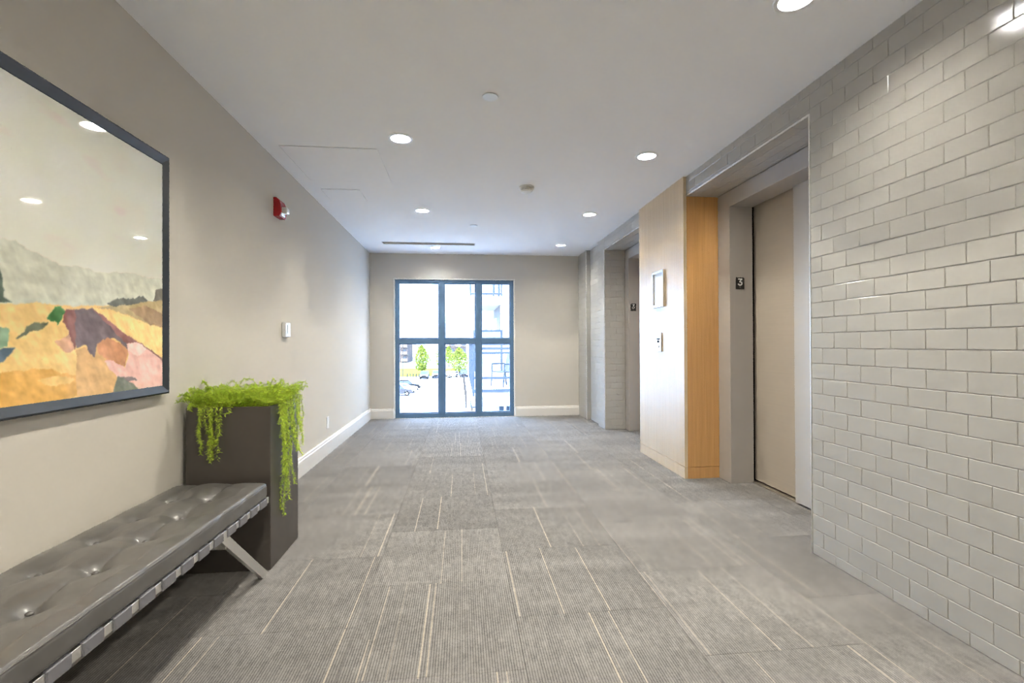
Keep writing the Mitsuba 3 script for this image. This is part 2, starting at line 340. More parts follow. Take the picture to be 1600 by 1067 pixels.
# fittings on the wood front
k = thing('notice_frame', 'small framed white notice on the wood block above the call button', 'frame')
a0, a1, z0, z1 = 4.04, 4.285, 1.418, 1.745
part(k, 'frame', cat(box(XW-.022, XW, a0, a0+.022, z0, z1, .002), box(XW-.022, XW, a1-.022, a1, z0, z1, .002), box(XW-.022, XW, a0, a1, z0, z0+.022, .002), box(XW-.022, XW, a0, a1, z1-.022, z1, .002)), 'm_steel')
part(k, 'notice', box(XW-.008, XW, a0+.02, a1-.02, z0+.02, z1-.02), 'm_paper')
k = thing('call_button_panel', 'small steel lift call plate on the wood block below the notice', 'button panel')
b0, b1, z0, z1 = 4.105, 4.215, 1.018, 1.19
part(k, 'plate', box(XW-.012, XW, b0, b1, z0, z1, .003), 'm_steel')
part(k, 'indicator', box(XW-.016, XW-.012, b0+.03, b1-.02, 1.125, 1.14, .001), 'm_dark')
part(k, 'key_switch', box(XW-.016, XW-.012, b0+.045, b1-.03, 1.10, 1.12, .001), 'm_dark')
part(k, 'button', trimesh.creation.cylinder(.013, .008, sections=24).apply_transform(trimesh.transformations.rotation_matrix(math.pi/2, [0, 1, 0])).apply_translation([XW-.014, (b0+b1)/2, 1.065]), 'm_chrome', smooth=30)

# ------------------------------------------------------------------ ceiling fittings
mat('m_diffuser', matte(.8, .8, .78))
LL = ['recessed round lamp in the left ceiling row beside the larger ceiling hatch', 'recessed round lamp in the left ceiling row between smaller hatch and far sprinkler plate', 'recessed round lamp in the left ceiling row behind the slot vent',
      'recessed round lamp in the left row above the bench', 'recessed round lamp in the left row overhead', 'recessed round lamp in the left row at the rear wall',
      'largest recessed ceiling lamp, cut by the top of the photo beside the tiled wall', 'recessed round lamp in the right ceiling row in front of the near lift', 'recessed round lamp in the right ceiling row beside the wood block', 'recessed round lamp in the right ceiling row nearest the window wall',
      'recessed round lamp in the right row overhead', 'recessed round lamp in the right row at the rear wall']
for (x, y), lb in zip(LAMPS, LL):
    d = thing('downlight', lb, 'ceiling lamp', 'recessed lamps in the ceiling')
    part(d, 'trim_ring', lathe([(.0665, .045), (.0630, .045), (.0630, .0), (.064, -.004), (.079, -.004), (.083, -.0005), (.083, .0), (.0665, .0), (.0665, .045)], 40).apply_translation([x, y, ZC]), 'm_white_plastic', smooth=35)
    dm = trimesh.creation.cylinder(.0628, .004, sections=32)
    kk = part(d, 'diffuser', dm.apply_translation([x, y, ZC+.040]), 'm_diffuser')
    scene[kk]['emitter'] = {'type': 'area', 'radiance': rgb(*LAMP)}
for x, y, lb in ((.16, 2.588, 'round white sprinkler cover plate on the ceiling, nearer and larger one'), (.141, 5.43, 'round white sprinkler cover plate on the ceiling, farther and smaller one')):
    d = thing('sprinkler_cover', lb, 'sprinkler', 'sprinkler cover plates')
    part(d, 'cup', lathe([(.0, -.0005), (.036, -.0005), (.036, -.004), (0, -.004)], 32).apply_translation([x, y, ZC]), 'm_dark')
    part(d, 'plate', lathe([(0, -.008), (.038, -.008), (.042, -.0065), (.0425, -.004), (0, -.004)], 40).apply_translation([x, y, ZC]), 'm_sprinkler', smooth=35)
d = thing('smoke_detector', 'white round smoke detector on the ceiling', 'smoke detector')
mat('m_ivory', satin((.80, .79, .75), .25))
sx, sy = .561, 4.06
part(d, 'base', lathe([(0, 0), (.066, 0), (.066, -.012), (.062, -.016), (0, -.016)], 40).apply_translation([sx, sy, ZC]), 'm_ivory', smooth=35)
part(d, 'vent_slots', lathe([(0, -.016), (.05, -.016), (.05, -.032), (0, -.032)], 40).apply_translation([sx, sy, ZC]), 'm_dark', smooth=35)
part(d, 'head', cat(lathe([(0, -.020), (.058, -.020), (.060, -.024), (.056, -.027), (0, -.027)], 40), lathe([(0, -.031), (.054, -.031), (.052, -.036), (.044, -.046), (.03, -.049), (0, -.05)], 40)).apply_translation([sx, sy, ZC]), 'm_ivory', smooth=35)
for (a, b, c, dd), lb in zip(HATCH, ('larger square access hatch flush in the ceiling near the left wall', 'smaller access hatch flush in the ceiling behind the larger one')):
    d = thing('access_hatch', lb, 'hatch')
    part(d, 'panel', box(a+.003, b-.003, c+.011, dd-.002, ZC-.0005, ZC+.02, .001), 'm_ceiling')
    part(d, 'rim', cat(box(a, b, c, c+.0015, ZC+.0, ZC+.03), box(a, a+.0015, c, dd, ZC, ZC+.03), box(b-.0015, b, c, dd, ZC, ZC+.03), box(a, b, dd-.0015, dd, ZC, ZC+.03)), 'm_steel')
d = thing('slot_vent', 'long grey slot air vent in the ceiling in front of the window', 'vent')
x0, x1, y0, y1 = DIFF
part(d, 'rim', cat(box(x0-.008, x1+.008, y0-.008, y0+.004, ZC-.003, ZC+.03), box(x0-.008, x1+.008, y1-.004, y1+.008, ZC-.003, ZC+.03), box(x0-.008, x0+.004, y0, y1, ZC-.003, ZC+.03), box(x1-.004, x1+.008, y0, y1, ZC-.003, ZC+.03)), 'm_steel')
for i in range(3):
    yy = y0+(i+.75)*(y1-y0)/3.5
    part(d, 'slat', tr(box(x0, x1, -.016, .016, -.001, .001), 0, yy, ZC+.012, rx=25), 'm_steel')
part(d, 'backing', box(x0, x1, y0, y1, ZC+.03, ZC+.04), 'm_jamb')

# ------------------------------------------------------------------ things on the left wall
# fire alarm strobe
d = thing('fire_alarm', 'red fire alarm with a clear strobe lens high on the left wall', 'fire alarm')
sh = Polygon([(.0, .0), (.042, .0), (.050, .030), (.050, .085), (.036, .122), (.018, .135), (.0, .135)]).buffer(-.003).buffer(.003, 4)
hb = extr(sh, .115); hb.apply_transform(np.array([[1, 0, 0, XL], [0, 0, 1, 3.585], [0, 1, 0, 2.020], [0, 0, 0, 1.]])); fixn(hb)
part(d, 'housing', hb, 'm_red', smooth=25)
ln = rounded(XL+.040, XL+.088, 3.602, 3.668, 2.045, 2.092, .014, 12)
part(d, 'strobe_lens', ln, 'm_lens', smooth=30, label='clear faceted lens')
part(d, 'reflector', box(XL+.038, XL+.053, 3.597, 3.673, 2.030, 2.050, .004), 'm_lens', label='small clear strip below the lens')
# thermostat like wall control
d = thing('wall_control', 'white wall control box on the left wall below the fire alarm', 'thermostat')
part(d, 'case', rounded(XL, XL+.030, 3.735, 3.845, 1.152, 1.262, .006, 12), 'm_white_plastic', smooth=30)
part(d, 'cover', cat(box(XL+.029, XL+.034, 3.770, 3.815, 1.182, 1.243, .002)), 'm_paper')
part(d, 'groove', box(XL+.0292, XL+.0306, 3.762, 3.768, 1.178, 1.248), 'm_steel')
part(d, 'groove', box(XL+.0292, XL+.0306, 3.817, 3.823, 1.172, 1.248), 'm_steel')
d = thing('wall_plate', 'white cover plate low on the left wall above the baseboard', 'outlet')
part(d, 'plate', box(XL, XL+.006, 4.925, 5.0, .255, .372, .002), 'm_white_plastic')
part(d, 'insert', box(XL+.006, XL+.008, 4.945, 4.98, .28, .347, .001), 'm_paper')

# framed landscape print
PAINT = [
 ((205, 206, 188), [(.5, 1.30), (1.094, 1.373), (1.291, 1.397), (1.519, 1.404), (1.561, 1.4), (1.637, 1.377), (1.727, 1.361), (1.788, 1.368), (1.88, 1.358), (2.047, 1.381), (2.297, 1.384), (2.297, 1.29), (1.948, 1.242), (1.759, 1.227), (1.519, 1.211), (1.094, 1.146), (.5, 1.14)]),
 ((230, 193, 124), [(.5, 1.14), (1.094, 1.146), (1.519, 1.213), (1.629, 1.225), (1.759, 1.228), (1.948, 1.242), (2.297, 1.292), (2.297, 0.758), (1.52, 0.8), (.5, 0.766)]),
 ((176, 156, 112), [(1.88, 1.23), (2.047, 1.258), (2.157, 1.279), (2.297, 1.302), (2.297, 1.163), (2.157, 1.189), (2.047, 1.216)]),
 ((160, 130, 98), [(2.047, 1.239), (2.157, 1.258), (2.297, 1.228), (2.297, 1.161), (2.172, 1.187)]),
 ((238, 203, 130), [(1.854, 1.224), (1.948, 1.229), (2.047, 1.213), (2.157, 1.189), (2.297, 1.157), (2.297, 1.029), (2.128, 1.095), (2.021, 1.149), (1.925, 1.193)]),
 ((214, 163, 84), [(.5, 0.947), (1.519, 1.018), (1.671, 1.018), (1.788, 0.994), (1.914, 0.995), (1.948, 0.933), (1.788, 0.916), (1.52, 0.85), (.5, 0.811)]),
 ((226, 186, 118), [(1.638, 0.982), (1.723, 0.995), (1.788, 0.979), (1.759, 0.961), (1.671, 0.965)]),
 ((206, 158, 126), [(1.7, 1.107), (1.778, 1.142), (1.783, 1.084), (1.75, 1.069)]),
 ((212, 168, 112), [(1.788, 1.08), (1.88, 1.1), (1.936, 1.019), (1.984, 0.982), (1.96, 0.90), (1.793, 0.90)]),
 ((104, 90, 96), [(1.759, 1.217), (1.859, 1.225), (1.936, 1.185), (2.047, 1.123), (2.04, 1.078), (1.972, 1.122), (1.913, 1.113), (1.875, 1.088), (1.872, 1.053), (1.843, 1.067), (1.828, 1.097), (1.788, 1.086), (1.776, 1.15)]),
 ((128, 80, 74), [(1.745, 1.214), (1.783, 1.221), (1.784, 1.08), (1.774, 1.104), (1.755, 1.15), (1.733, 1.17)]),
 ((143, 93, 88), [(1.854, 1.226), (1.936, 1.188), (2.1, 1.112), (2.297, 1.022), (2.297, 1.008), (2.047, 1.097), (1.972, 1.143)]),
 ((198, 138, 98), [(1.875, 1.097), (1.936, 1.121), (2.021, 1.096), (2.047, 1.068), (2.027, 1.011), (1.972, 0.99), (1.925, 1.041), (1.893, 1.067)]),
 ((228, 180, 170), [(2.034, 1.1), (2.1, 1.108), (2.297, 1.011), (2.297, 0.88), (2.047, 0.90), (1.972, 0.983), (1.919, 1.032), (1.942, 1.04), (2.027, 1.006), (2.049, 1.055)]),
 ((238, 200, 190), [(2.047, 1.105), (2.1, 1.108), (2.157, 1.076), (2.1, 1.049), (2.047, 1.068)]),
 ((116, 122, 112), [(1.954, 0.90), (1.984, 0.975), (2.008, 0.967), (2.047, 0.946), (2.107, 0.92), (2.1, 0.90)]),
 ((130, 115, 118), [(1.996, 0.971), (2.087, 0.962), (2.1, 0.947), (2.047, 0.946)]),
 ((62, 112, 62), [(1.67, 1.183), (1.698, 1.217), (1.724, 1.224), (1.745, 1.204), (1.727, 1.179), (1.71, 1.154), (1.703, 1.17), (1.679, 1.17)]),
 ((88, 94, 74), [(1.554, 1.111), (1.598, 1.15), (1.63, 1.167), (1.675, 1.17), (1.654, 1.145), (1.598, 1.134), (1.563, 1.11)]),
 ((122, 152, 124), [(1.442, 1.139), (1.543, 1.148), (1.534, 1.089), (1.442, 1.065)]),
 ((78, 98, 114), [(1.442, 1.053), (1.519, 1.083), (1.563, 1.087), (1.519, 1.045), (1.442, 1.016)]),
 ((72, 88, 76), [(1.40, 1.20), (1.44, 1.29), (1.466, 1.305), (1.512, 1.312), (1.524, 1.293), (1.527, 1.234), (1.558, 1.22), (1.467, 1.208)]),
 ((96, 100, 94), [(1.936, 1.247), (1.972, 1.266), (2.087, 1.286), (2.135, 1.303), (2.166, 1.282), (2.087, 1.26), (1.972, 1.238)]),
 ((104, 100, 90), [(2.199, 1.287), (2.217, 1.332), (2.297, 1.349), (2.297, 1.3)]),
]
def lin(c): c = np.asarray(c, float)/255; return np.where(c <= .04045, c/12.92, ((c+.055)/1.055)**2.4)
PY0, PY1, PZ0, PZ1 = .55, 2.262, .912, 1.892
def painting():
    st = .0026
    ys, zs = np.arange(PY0, PY1+st, st), np.arange(PZ0, PZ1+st, st)
    Yg, Zg = np.meshgrid(ys, zs)
    q = np.stack([Yg*55, Zg*55, 0*Yg], -1)
    q2 = np.stack([Yg*16, Zg*16, 0*Yg], -1)
    wy = Yg+.011*(meshkit.fbm(q, 3, 1)-.5)+.016*(meshkit.fbm(q2, 3, 5)-.5)
    wz = Zg+.011*(meshkit.fbm(q, 3, 2)-.5)+.016*(meshkit.fbm(q2, 3, 6)-.5)
    C = np.empty(Yg.shape+(3,)); C[:] = (240, 226, 210)
    C += (meshkit.fbm(np.stack([Yg*4, Zg*7, 0*Yg], -1), 3, 9)-.5)[..., None]*(22, 20, 24)
    g = np.clip(meshkit.fbm(np.stack([Yg*7, Zg*18, 0*Yg], -1), 3, 3)*5-3.3, 0, 1)[..., None]
    C = C*(1-.22*g)+np.array((196, 190, 196))*.22*g
    for col, pts in PAINT:
        poly = Polygon(pts)
        m = contains_xy(poly if poly.is_valid else poly.buffer(0), wy.ravel(), wz.ravel()).reshape(Yg.shape)
        br = (meshkit.fbm(np.stack([Yg*30+Zg*12, Zg*40, 0*Yg+col[0]], -1), 3, 4)-.5)[..., None]
        st_ = (meshkit.fbm(np.stack([Yg*70+Zg*40, Zg*22-Yg*12, 0*Yg+col[1]], -1), 2, 12)-.5)[..., None]
        C = np.where(m[..., None], np.array(col, float)+br*44+st_*20, C)
    from scipy.ndimage import gaussian_filter
    C = gaussian_filter(C, (.6, .6, 0))
    C = C*.88+C.mean(-1, keepdims=True)*.12
    L = np.clip(lin(np.clip(C, 0, 255))*1.22, 0, .9)
    n, m = Yg.shape
    V = np.stack([np.full(Yg.size, XL+.024), Yg.ravel(), Zg.ravel()], 1)
    i = (np.arange(n-1)[:, None]*m+np.arange(m-1)[None]).ravel()
    F = np.vstack([np.stack([i, i+1, i+m+1], 1), np.stack([i, i+m+1, i+m], 1)])
    return trimesh.Trimesh(V, F, process=False), L.reshape(-1, 3)
d = thing('framed_painting', 'large landscape painting in a dark blue grey frame on the left wall above the bench', 'painting')
mat('m_print', two({'type': 'principled', 'base_color': {'type': 'mesh_attribute', 'name': 'vertex_color'}, 'roughness': .03, 'specular': .5}))
pm, pc = painting()
part(d, 'glazed_print', pm, 'm_print', False, label='painted print of hills and fields under glass', color=pc)
def picture_frame(y0, y1, z0, z1, w, x0, x1):
    prof = [(0, x0), (w, x0), (w, x0+.014), (w*.86, x0+.022), (w*.16, x1), (0, x1-.004)]
    V, F = [], []
    cs = [(y0, z0, 1, 1), (y1, z0, -1, 1), (y1, z1, -1, -1), (y0, z1, 1, -1)]
    for cy, cz, sy, sz in cs:
        for t, x in prof: V.append((x, cy+sy*t, cz+sz*t))
    n = len(prof)
    for k in range(4):
        for j in range(n):
            a, b = k*n+j, k*n+(j+1) % n; c, e = ((k+1) % 4)*n+(j+1) % n, ((k+1) % 4)*n+j
            F += [(a, b, c), (a, c, e)]
    return fixn(trimesh.Trimesh(V, F, process=False))
mat('m_frame', satin((.026, .036, .050), .2))
part(d, 'frame', picture_frame(.505, 2.300, .878, 1.936, .046, XL+.001, XL+.036), 'm_frame')
part(d, 'backing_board', box(XL, XL+.02, .52, 2.285, .893, 1.92), 'm_dark')

# ------------------------------------------------------------------ planter and plant
def planter_fn(p, n, uv):
    return mi.Color3f(.062, .055, .050)*(.85+.3*fbm(p.x*9, p.z*9, p.y*9, 3))
mat('m_planter', two({'type': 'roughplastic', 'diffuse_reflectance': proc(planter_fn), 'alpha': .2}))
PX0, PX1, PYA, PYB, PZT = -1.312, -.925, 2.437, 2.828, .793
d = thing('planter', 'tall dark grey square planter at the end of the bench', 'planter')
t = .014
part(d, 'body', cat(box(PX0, PX1, PYA, PYA+t, 0, PZT, .0015), box(PX0, PX1, PYB-t, PYB, 0, PZT, .0015), box(PX0, PX0+t, PYA+.001, PYB-.001, 0, PZT, .0015), box(PX1-t, PX1, PYA+.001, PYB-.001, 0, PZT, .0015)), 'm_planter')
mat('m_soil', matte(.045, .03, .02))
part(d, 'soil', box(PX0+t, PX1-t, PYA+t, PYB-t, .70, .765), 'm_soil')

mat('m_leaf', {'type': 'principledthin', 'base_color': {'type': 'mesh_attribute', 'name': 'vertex_color'}, 'roughness': .45, 'diff_trans': .7, 'spec_trans': 0.0, 'eta': 1.4})
prng = np.random.default_rng(21)
def sprig(pts, spacing, leaf, spread=1.0, r=.0013, tint=0.):
    """a stem with small pointed leaves all along it -> verts, faces, colours"""
    pts = np.asarray(pts, float); L = np.r_[0, np.cumsum(np.linalg.norm(np.diff(pts, axis=0), axis=1))]
    st = tube(pts, np.linspace(r*1.2, r*.6, len(pts)), 4)
    V, F = [np.asarray(st.vertices)], [np.asarray(st.faces)]
    C = [np.tile((.22, .26, .05), (len(st.vertices), 1))]; at = len(st.vertices)
    s = spacing*prng.random(); ang = prng.random()*6.28
    while s < L[-1]:
        p = np.array([np.interp(s, L, pts[:, k]) for k in range(3)]); q = np.array([np.interp(min(s+.004, L[-1]+.001), L, pts[:, k]) for k in range(3)])
        i = min(np.searchsorted(L, s), len(pts)-1); tdir = pts[i]-pts[max(i-1, 0)] if i else pts[1]-pts[0]; tdir = tdir/(np.linalg.norm(tdir)+1e-9)
        a = np.cross(tdir, (0.3, .2, .93)); a /= np.linalg.norm(a)+1e-9; b = np.cross(tdir, a)
        for h in range(3):
            ang += 2.2+prng.random()*.5
            o = math.cos(ang)*a+math.sin(ang)*b
            dd = o*spread*(.8+.4*prng.random())+tdir*(.5+.5*prng.random()); dd /= np.linalg.norm(dd)
            w = np.cross(dd, tdir+.3*prng.normal(size=3)); w /= np.linalg.norm(w)+1e-9; nn = np.cross(w, dd)
            l = leaf*(.7+.6*prng.random()); hw = l*.17
            V.append(np.array([p, p+dd*l*.5+w*hw+nn*hw*.4, p+dd*l-nn*l*.12, p+dd*l*.5-w*hw+nn*hw*.4]))
            F.append(np.array([[0, 1, 2], [0, 2, 3]])+at); at += 4
            g = np.clip(.5+.5*prng.normal()*.55+tint, 0, 1)
            col = np.array((.22, .36, .03))*(1-g)+np.array((.72, .86, .12))*g
            C.append(np.tile(col, (4, 1)))
        s += spacing*(.75+.5*prng.random())
    return np.vstack(V), np.vstack(F), np.vstack(C)
def join(L):
    at, V, F, C = 0, [], [], []
    for v, f, c in L: V.append(v); F.append(f+at); C.append(c); at += len(v)
    return trimesh.Trimesh(np.vstack(V), np.vstack(F), process=False), np.vstack(C)
d = thing('trailing_plant', 'lime green trailing plant spilling over the dark planter', 'plant')
mound = []
for i in range(330):
    u, v = prng.random(), prng.random()
    p0 = np.array([PX0+.02+u*(PX1-PX0-.04), PYA+.02+v*(PYB-PYA-.04), .765])
    out = np.array([u-.5, v-.5, 0])*1.1+prng.normal(size=3)*np.array([.5, .5, 0]); out /= np.linalg.norm(out)+1e-6
    if prng.random() < .75: out = out*np.array([1.1, .8, 0])
    h = .055+.055*prng.random()+(.035 if prng.random() < .10 else 0)
    r = .05+.08*prng.random()
    tt = np.linspace(0, 1, 9)[:, None]
    pts = p0+out*r*tt**1.3+np.array([0, 0, 1])*(h*np.sin(tt*math.pi*.62))
    pts += prng.normal(size=3)*.006*tt
    # keep left of the wall and inside the bench side
    pts[:, 0] = np.clip(pts[:, 0], XL+.012, -.88)
    mound.append(sprig(pts, .0075, .013))
mm, mc = join(mound); part(d, 'foliage', mm, 'm_leaf', False, kind='stuff', color=mc, label='dense mound of small lime green leaves')
def vine(top, edge, down, drift):
    n = 26; s = np.linspace(0, 1, n)[:, None]
    up = top+(edge-top)*np.clip(s/.2, 0, 1)+np.array([0, 0, .03])*np.sin(np.clip(s/.2, 0, 1)*math.pi)
    fall = np.clip((s-.2)/.8, 0, 1)
    pts = up+np.array([0, 0, -1.])*down*fall+np.asarray(drift)*fall
    wob = np.cumsum(prng.normal(size=(n, 3))*np.array([.0028, .0028, 0]), 0); return pts+wob*fall
V_ = []
for x, dn, dx in ((-1.232, .225, -.01), (-1.222, .25, .005), (-1.205, .265, .012), (-1.19, .24, .0), (-1.168, .215, .004), (-1.145, .14, .004), (-1.24, .17, .0), (-1.185, .27, .005), (-1.10, .035, .005), (-1.285, .03, 0)):
    V_.append((np.array([x, PYA+.06, .785]), np.array([x, PYA-.016, .80]), dn, (dx, -.006, 0)))
for y, dn, dy in ((2.475, .10, -.01), (2.49, .17, -.02), (2.515, .36, .01), (2.53, .50, .02), (2.545, .595, .02), (2.56, .44, .02), (2.575, .38, .01), (2.60, .30, .03), (2.62, .27, .02), (2.645, .34, .0), (2.67, .28, .01), (2.69, .24, .02), (2.715, .26, .02), (2.74, .19, .03), (2.765, .25, .01), (2.79, .22, .0), (2.81, .16, .01), (2.55, .55, .01), (2.70, .20, .01), (2.535, .46, .03), (2.58, .25, 0.)):
    V_.append((np.array([PX1-.06, y, .785]), np.array([PX1+.018+.01*prng.random(), y, .805]), dn, (.008+.012*prng.random(), dy, 0)))
for top, edge, dn, dr_ in V_:
    m_, c_ = join([sprig(vine(top, edge, dn, dr_), .0085, .015, .85, tint=.08)])
    part(d, 'trailing_stem', m_, 'm_leaf', False, color=c_)

# ------------------------------------------------------------------ tufted bench
BX0, BX1, BY0, BY1 = -1.333, -.922, .46, 2.392
d = thing('bench', 'long black leather tufted bench with chrome frame along the left wall', 'bench')
def leather_fn(p, n, uv):
    return mi.Color3f(.072, .070, .067)*(.9+.2*fbm(p.x*30, p.y*30, p.z*30, 2))
mat('m_leather', two({'type': 'principled', 'base_color': proc(leather_fn), 'roughness': .29, 'specular': .9}))
mat('m_strap', two({'type': 'principled', 'base_color': rgb(.13, .13, .145), 'roughness': .34, 'specular': .6}))
TY = [2.17, 1.962, 1.752, 1.528, 1.313, 1.10, .885, .67]; TX = [-1.225, -1.072]
def cushion():
    m = rounded(BX0, BX1, BY0, BY1, .367, .435, .014, 20, .0062)
    V = np.array(m.vertices); x, y, z = V.T
    top = np.clip((z-.424)/.009, 0, 1)
    h = np.zeros(len(V))
    ex = np.minimum(x-BX0, BX1-x); ey = np.minimum(y-BY0, BY1-y)
    edge = np.clip(np.minimum(ex, ey)/.05, 0, 1)
    ks = np.array(sorted(TY+[TY[0]+.215, TY[-1]-.215])); kk_ = np.clip(np.searchsorted(ks, y)-1, 0, len(ks)-2)
    fy = np.clip((y-ks[kk_])/(ks[kk_+1]-ks[kk_]), 0, 1); xs = np.array([BX0-.02]+TX+[BX1+.02]); kx = np.clip(np.searchsorted(xs, x)-1, 0, 2); fx = (x-xs[kx])/(xs[kx+1]-xs[kx])
    crown = .008*np.sin(np.clip(ex/.2055, 0, 1)*math.pi/2)+.015*np.sin(np.clip(fx, 0, 1)*math.pi)**.6*(.55+.45*np.sin(fy*math.pi)**.7)
    dip = np.zeros(len(V))
    for b in TY:
        seam = np.exp(-np.abs(y-b-.02*np.sin((x-BX0)*18)*0)/.010)*.0035
        seam *= np.clip(ex/.06, .25, 1)
        dip = np.maximum(dip, seam)
        for a in TX:
            r = np.sqrt(((x-a)/1.0)**2+((y-b)/1.0)**2)
            dip = np.maximum(dip, .050*np.exp(-(r/.034)**1.0))
            # pulled pleats running off diagonally towards the next buttons
            for sx_, sy_, amp, ln_ in ((0, 1, .026, .062), (0, -1, .014, .04), (1, 0, .009, .04), (-1, 0, .009, .04), (.5, .866, .008, .04), (-.5, .866, .008, .04)):
                u = (x-a)*sx_+(y-b)*sy_; w = (x-a)*-sy_+(y-b)*sx_
                dip = np.maximum(dip, np.where(u > 0, amp*np.exp(-np.abs(w)/.008)*np.exp(-u/ln_), 0))
    for a in TX:
        dip = np.maximum(dip, .005*np.exp(-np.abs(x-a)/.007))
    wr_ = (meshkit.fbm(np.stack([x*26, y*26, 0*x], -1), 3, 8)-.5)*.003
    h = crown-dip+wr_
    V[:, 2] = z+top*h*edge**.6
    # scalloped, softly bulging front edge
    ph = np.zeros(len(V))
    for b in TY: ph = np.maximum(ph, np.exp(-((y-b)/.035)**2))
    front = np.clip((x-(BX1-.03))/.03, 0, 1); V[:, 0] -= front*ph*.0035
    V[:, 0] += np.clip((x-(BX1-.012))/.012, 0, 1)*(meshkit.fbm(np.stack([y*14, z*14, 0*x], -1), 2, 3)-.5)*.004
    return trimesh.Trimesh(V, m.faces, process=False)
cu = part(d, 'cushion', cushion(), 'm_leather', smooth=True)
yy = np.linspace(BY0+.02, BY1-.02, 160)
sc = sum(np.exp(-((yy-b)/.035)**2) for b in TY)
def pipe_line(z, dx): return np.stack([BX1-dx-.0035*sc, yy, z+0*yy-.001*sc], 1)
part(cu, 'piping', tube(pipe_line(.4305, .0028), .0028, 6), 'm_leather', smooth=True)
part(cu, 'piping', tube(pipe_line(.373, .0045), .0022, 6), 'm_leather', smooth=True)
for b in TY:
    for a in TX:
        part(cu, 'button', lathe([(0, .004), (.005, .0032), (.009, .0), (.009, -.003), (0, -.003)], 16).apply_translation([a, b, .4265]), 'm_leather', smooth=True)
RZ0, RZ1 = .333, .362
part(d, 'seat_frame', cat(box(-.940, -.926, BY0, 2.418, RZ0, RZ1, .0015), box(BX0+.01, BX0+.024, BY0, 2.418, RZ0, RZ1, .0015), box(BX0+.01, -.926, 2.404, 2.418, RZ0, RZ1, .0015), box(BX0+.01, -.926, BY0, BY0+.014, RZ0, RZ1, .0015)), 'm_chrome')
# straps wrapped round the rails
y = 2.411-.024; i = 0
SP = .104
while y-.077 > BY0:
    s0, s1 = y-.070, y
    part(d, 'strap', cat(box(-.9445, -.9215, s0, s1, RZ0-.004, RZ1+.003, .0025), box(BX0+.02, -.93, s0, s1, RZ1, RZ1+.004)), 'm_strap')
    y -= SP
def bar(p0, p1, w, th):
    """flat bar in the plane X = const from p0 to p1 (y, z)"""
    p0, p1 = np.array(p0), np.array(p1); dd = (p1-p0)/np.linalg.norm(p1-p0); nn = np.array([-dd[1], dd[0]])
    pg = Polygon([p0-nn*w/2, p1-nn*w/2, p1+nn*w/2, p0+nn*w/2]); return pg
def leg(x0, x1, top, foot):
    pg = bar(top, foot, .040, 0).intersection(sbox(-9, 0., 9, RZ0+.012))
    m = extr(pg, x1-x0); m.apply_transform(np.array([[0, 0, 1, x0], [1, 0, 0, 0], [0, 1, 0, 0], [0, 0, 0, 1.]])); return fixn(m)
for x0, x1 in ((-.9415, -.9255), (BX0+.009, BX0+.025)):
    part(d, 'leg', leg(x0, x1, (1.955, .36), (2.405, -.02)), 'm_chrome')
    part(d, 'leg', leg(x0, x1, (.915, .36), (.465, -.02)), 'm_chrome')
part(d, 'cross_bar', box(BX0+.02, -.93, 2.0, 2.012, .285, .310, .001), 'm_chrome')
part(d, 'cross_bar', box(BX0+.02, -.93, .858, .87, .285, .310, .001), 'm_chrome')

# ------------------------------------------------------------------ outside the window
GZ = -6.6
mat('m_asphalt', matte(.30, .30, .30)); mat('m_concrete', matte(.32, .315, .305)); mat('m_stucco', matte(.55, .545, .53)); mat('m_lawn', matte(.085, .10, .018))
def brickfar(p, n, uv):
    return mix((.025, .02, .018), (.07, .06, .055), noise(p.y*2.2, p.z*7, p.x*2.2))
mat('m_brick', two({'type': 'diffuse', 'reflectance': proc(brickfar)}))
mat('m_railing', matte(.03, .042, .058)); mat('m_frosted', matte(.16, .18, .21)); mat('m_darkglass', satin((.006, .007, .008), .1)); mat('m_bark', matte(.02, .017, .012))
mat('m_tree', {'type': 'principledthin', 'base_color': {'type': 'mesh_attribute', 'name': 'vertex_color'}, 'roughness': .6, 'diff_trans': .8, 'spec_trans': 0.0, 'eta': 1.4})
mat('m_rubber', matte(.005, .005, .005)); mat('m_hub', metal((.5, .5, .5), .4))
struct('ground', box(-220, 220, 10, 420, GZ-1, GZ), 'm_asphalt', 'pale parking lot seen through the window')
struct('lawn', box(-26, -1.5, 117, 150, GZ, GZ+.25), 'm_lawn', 'strip of bright grass behind the parked cars')
trng = np.random.default_rng(5)
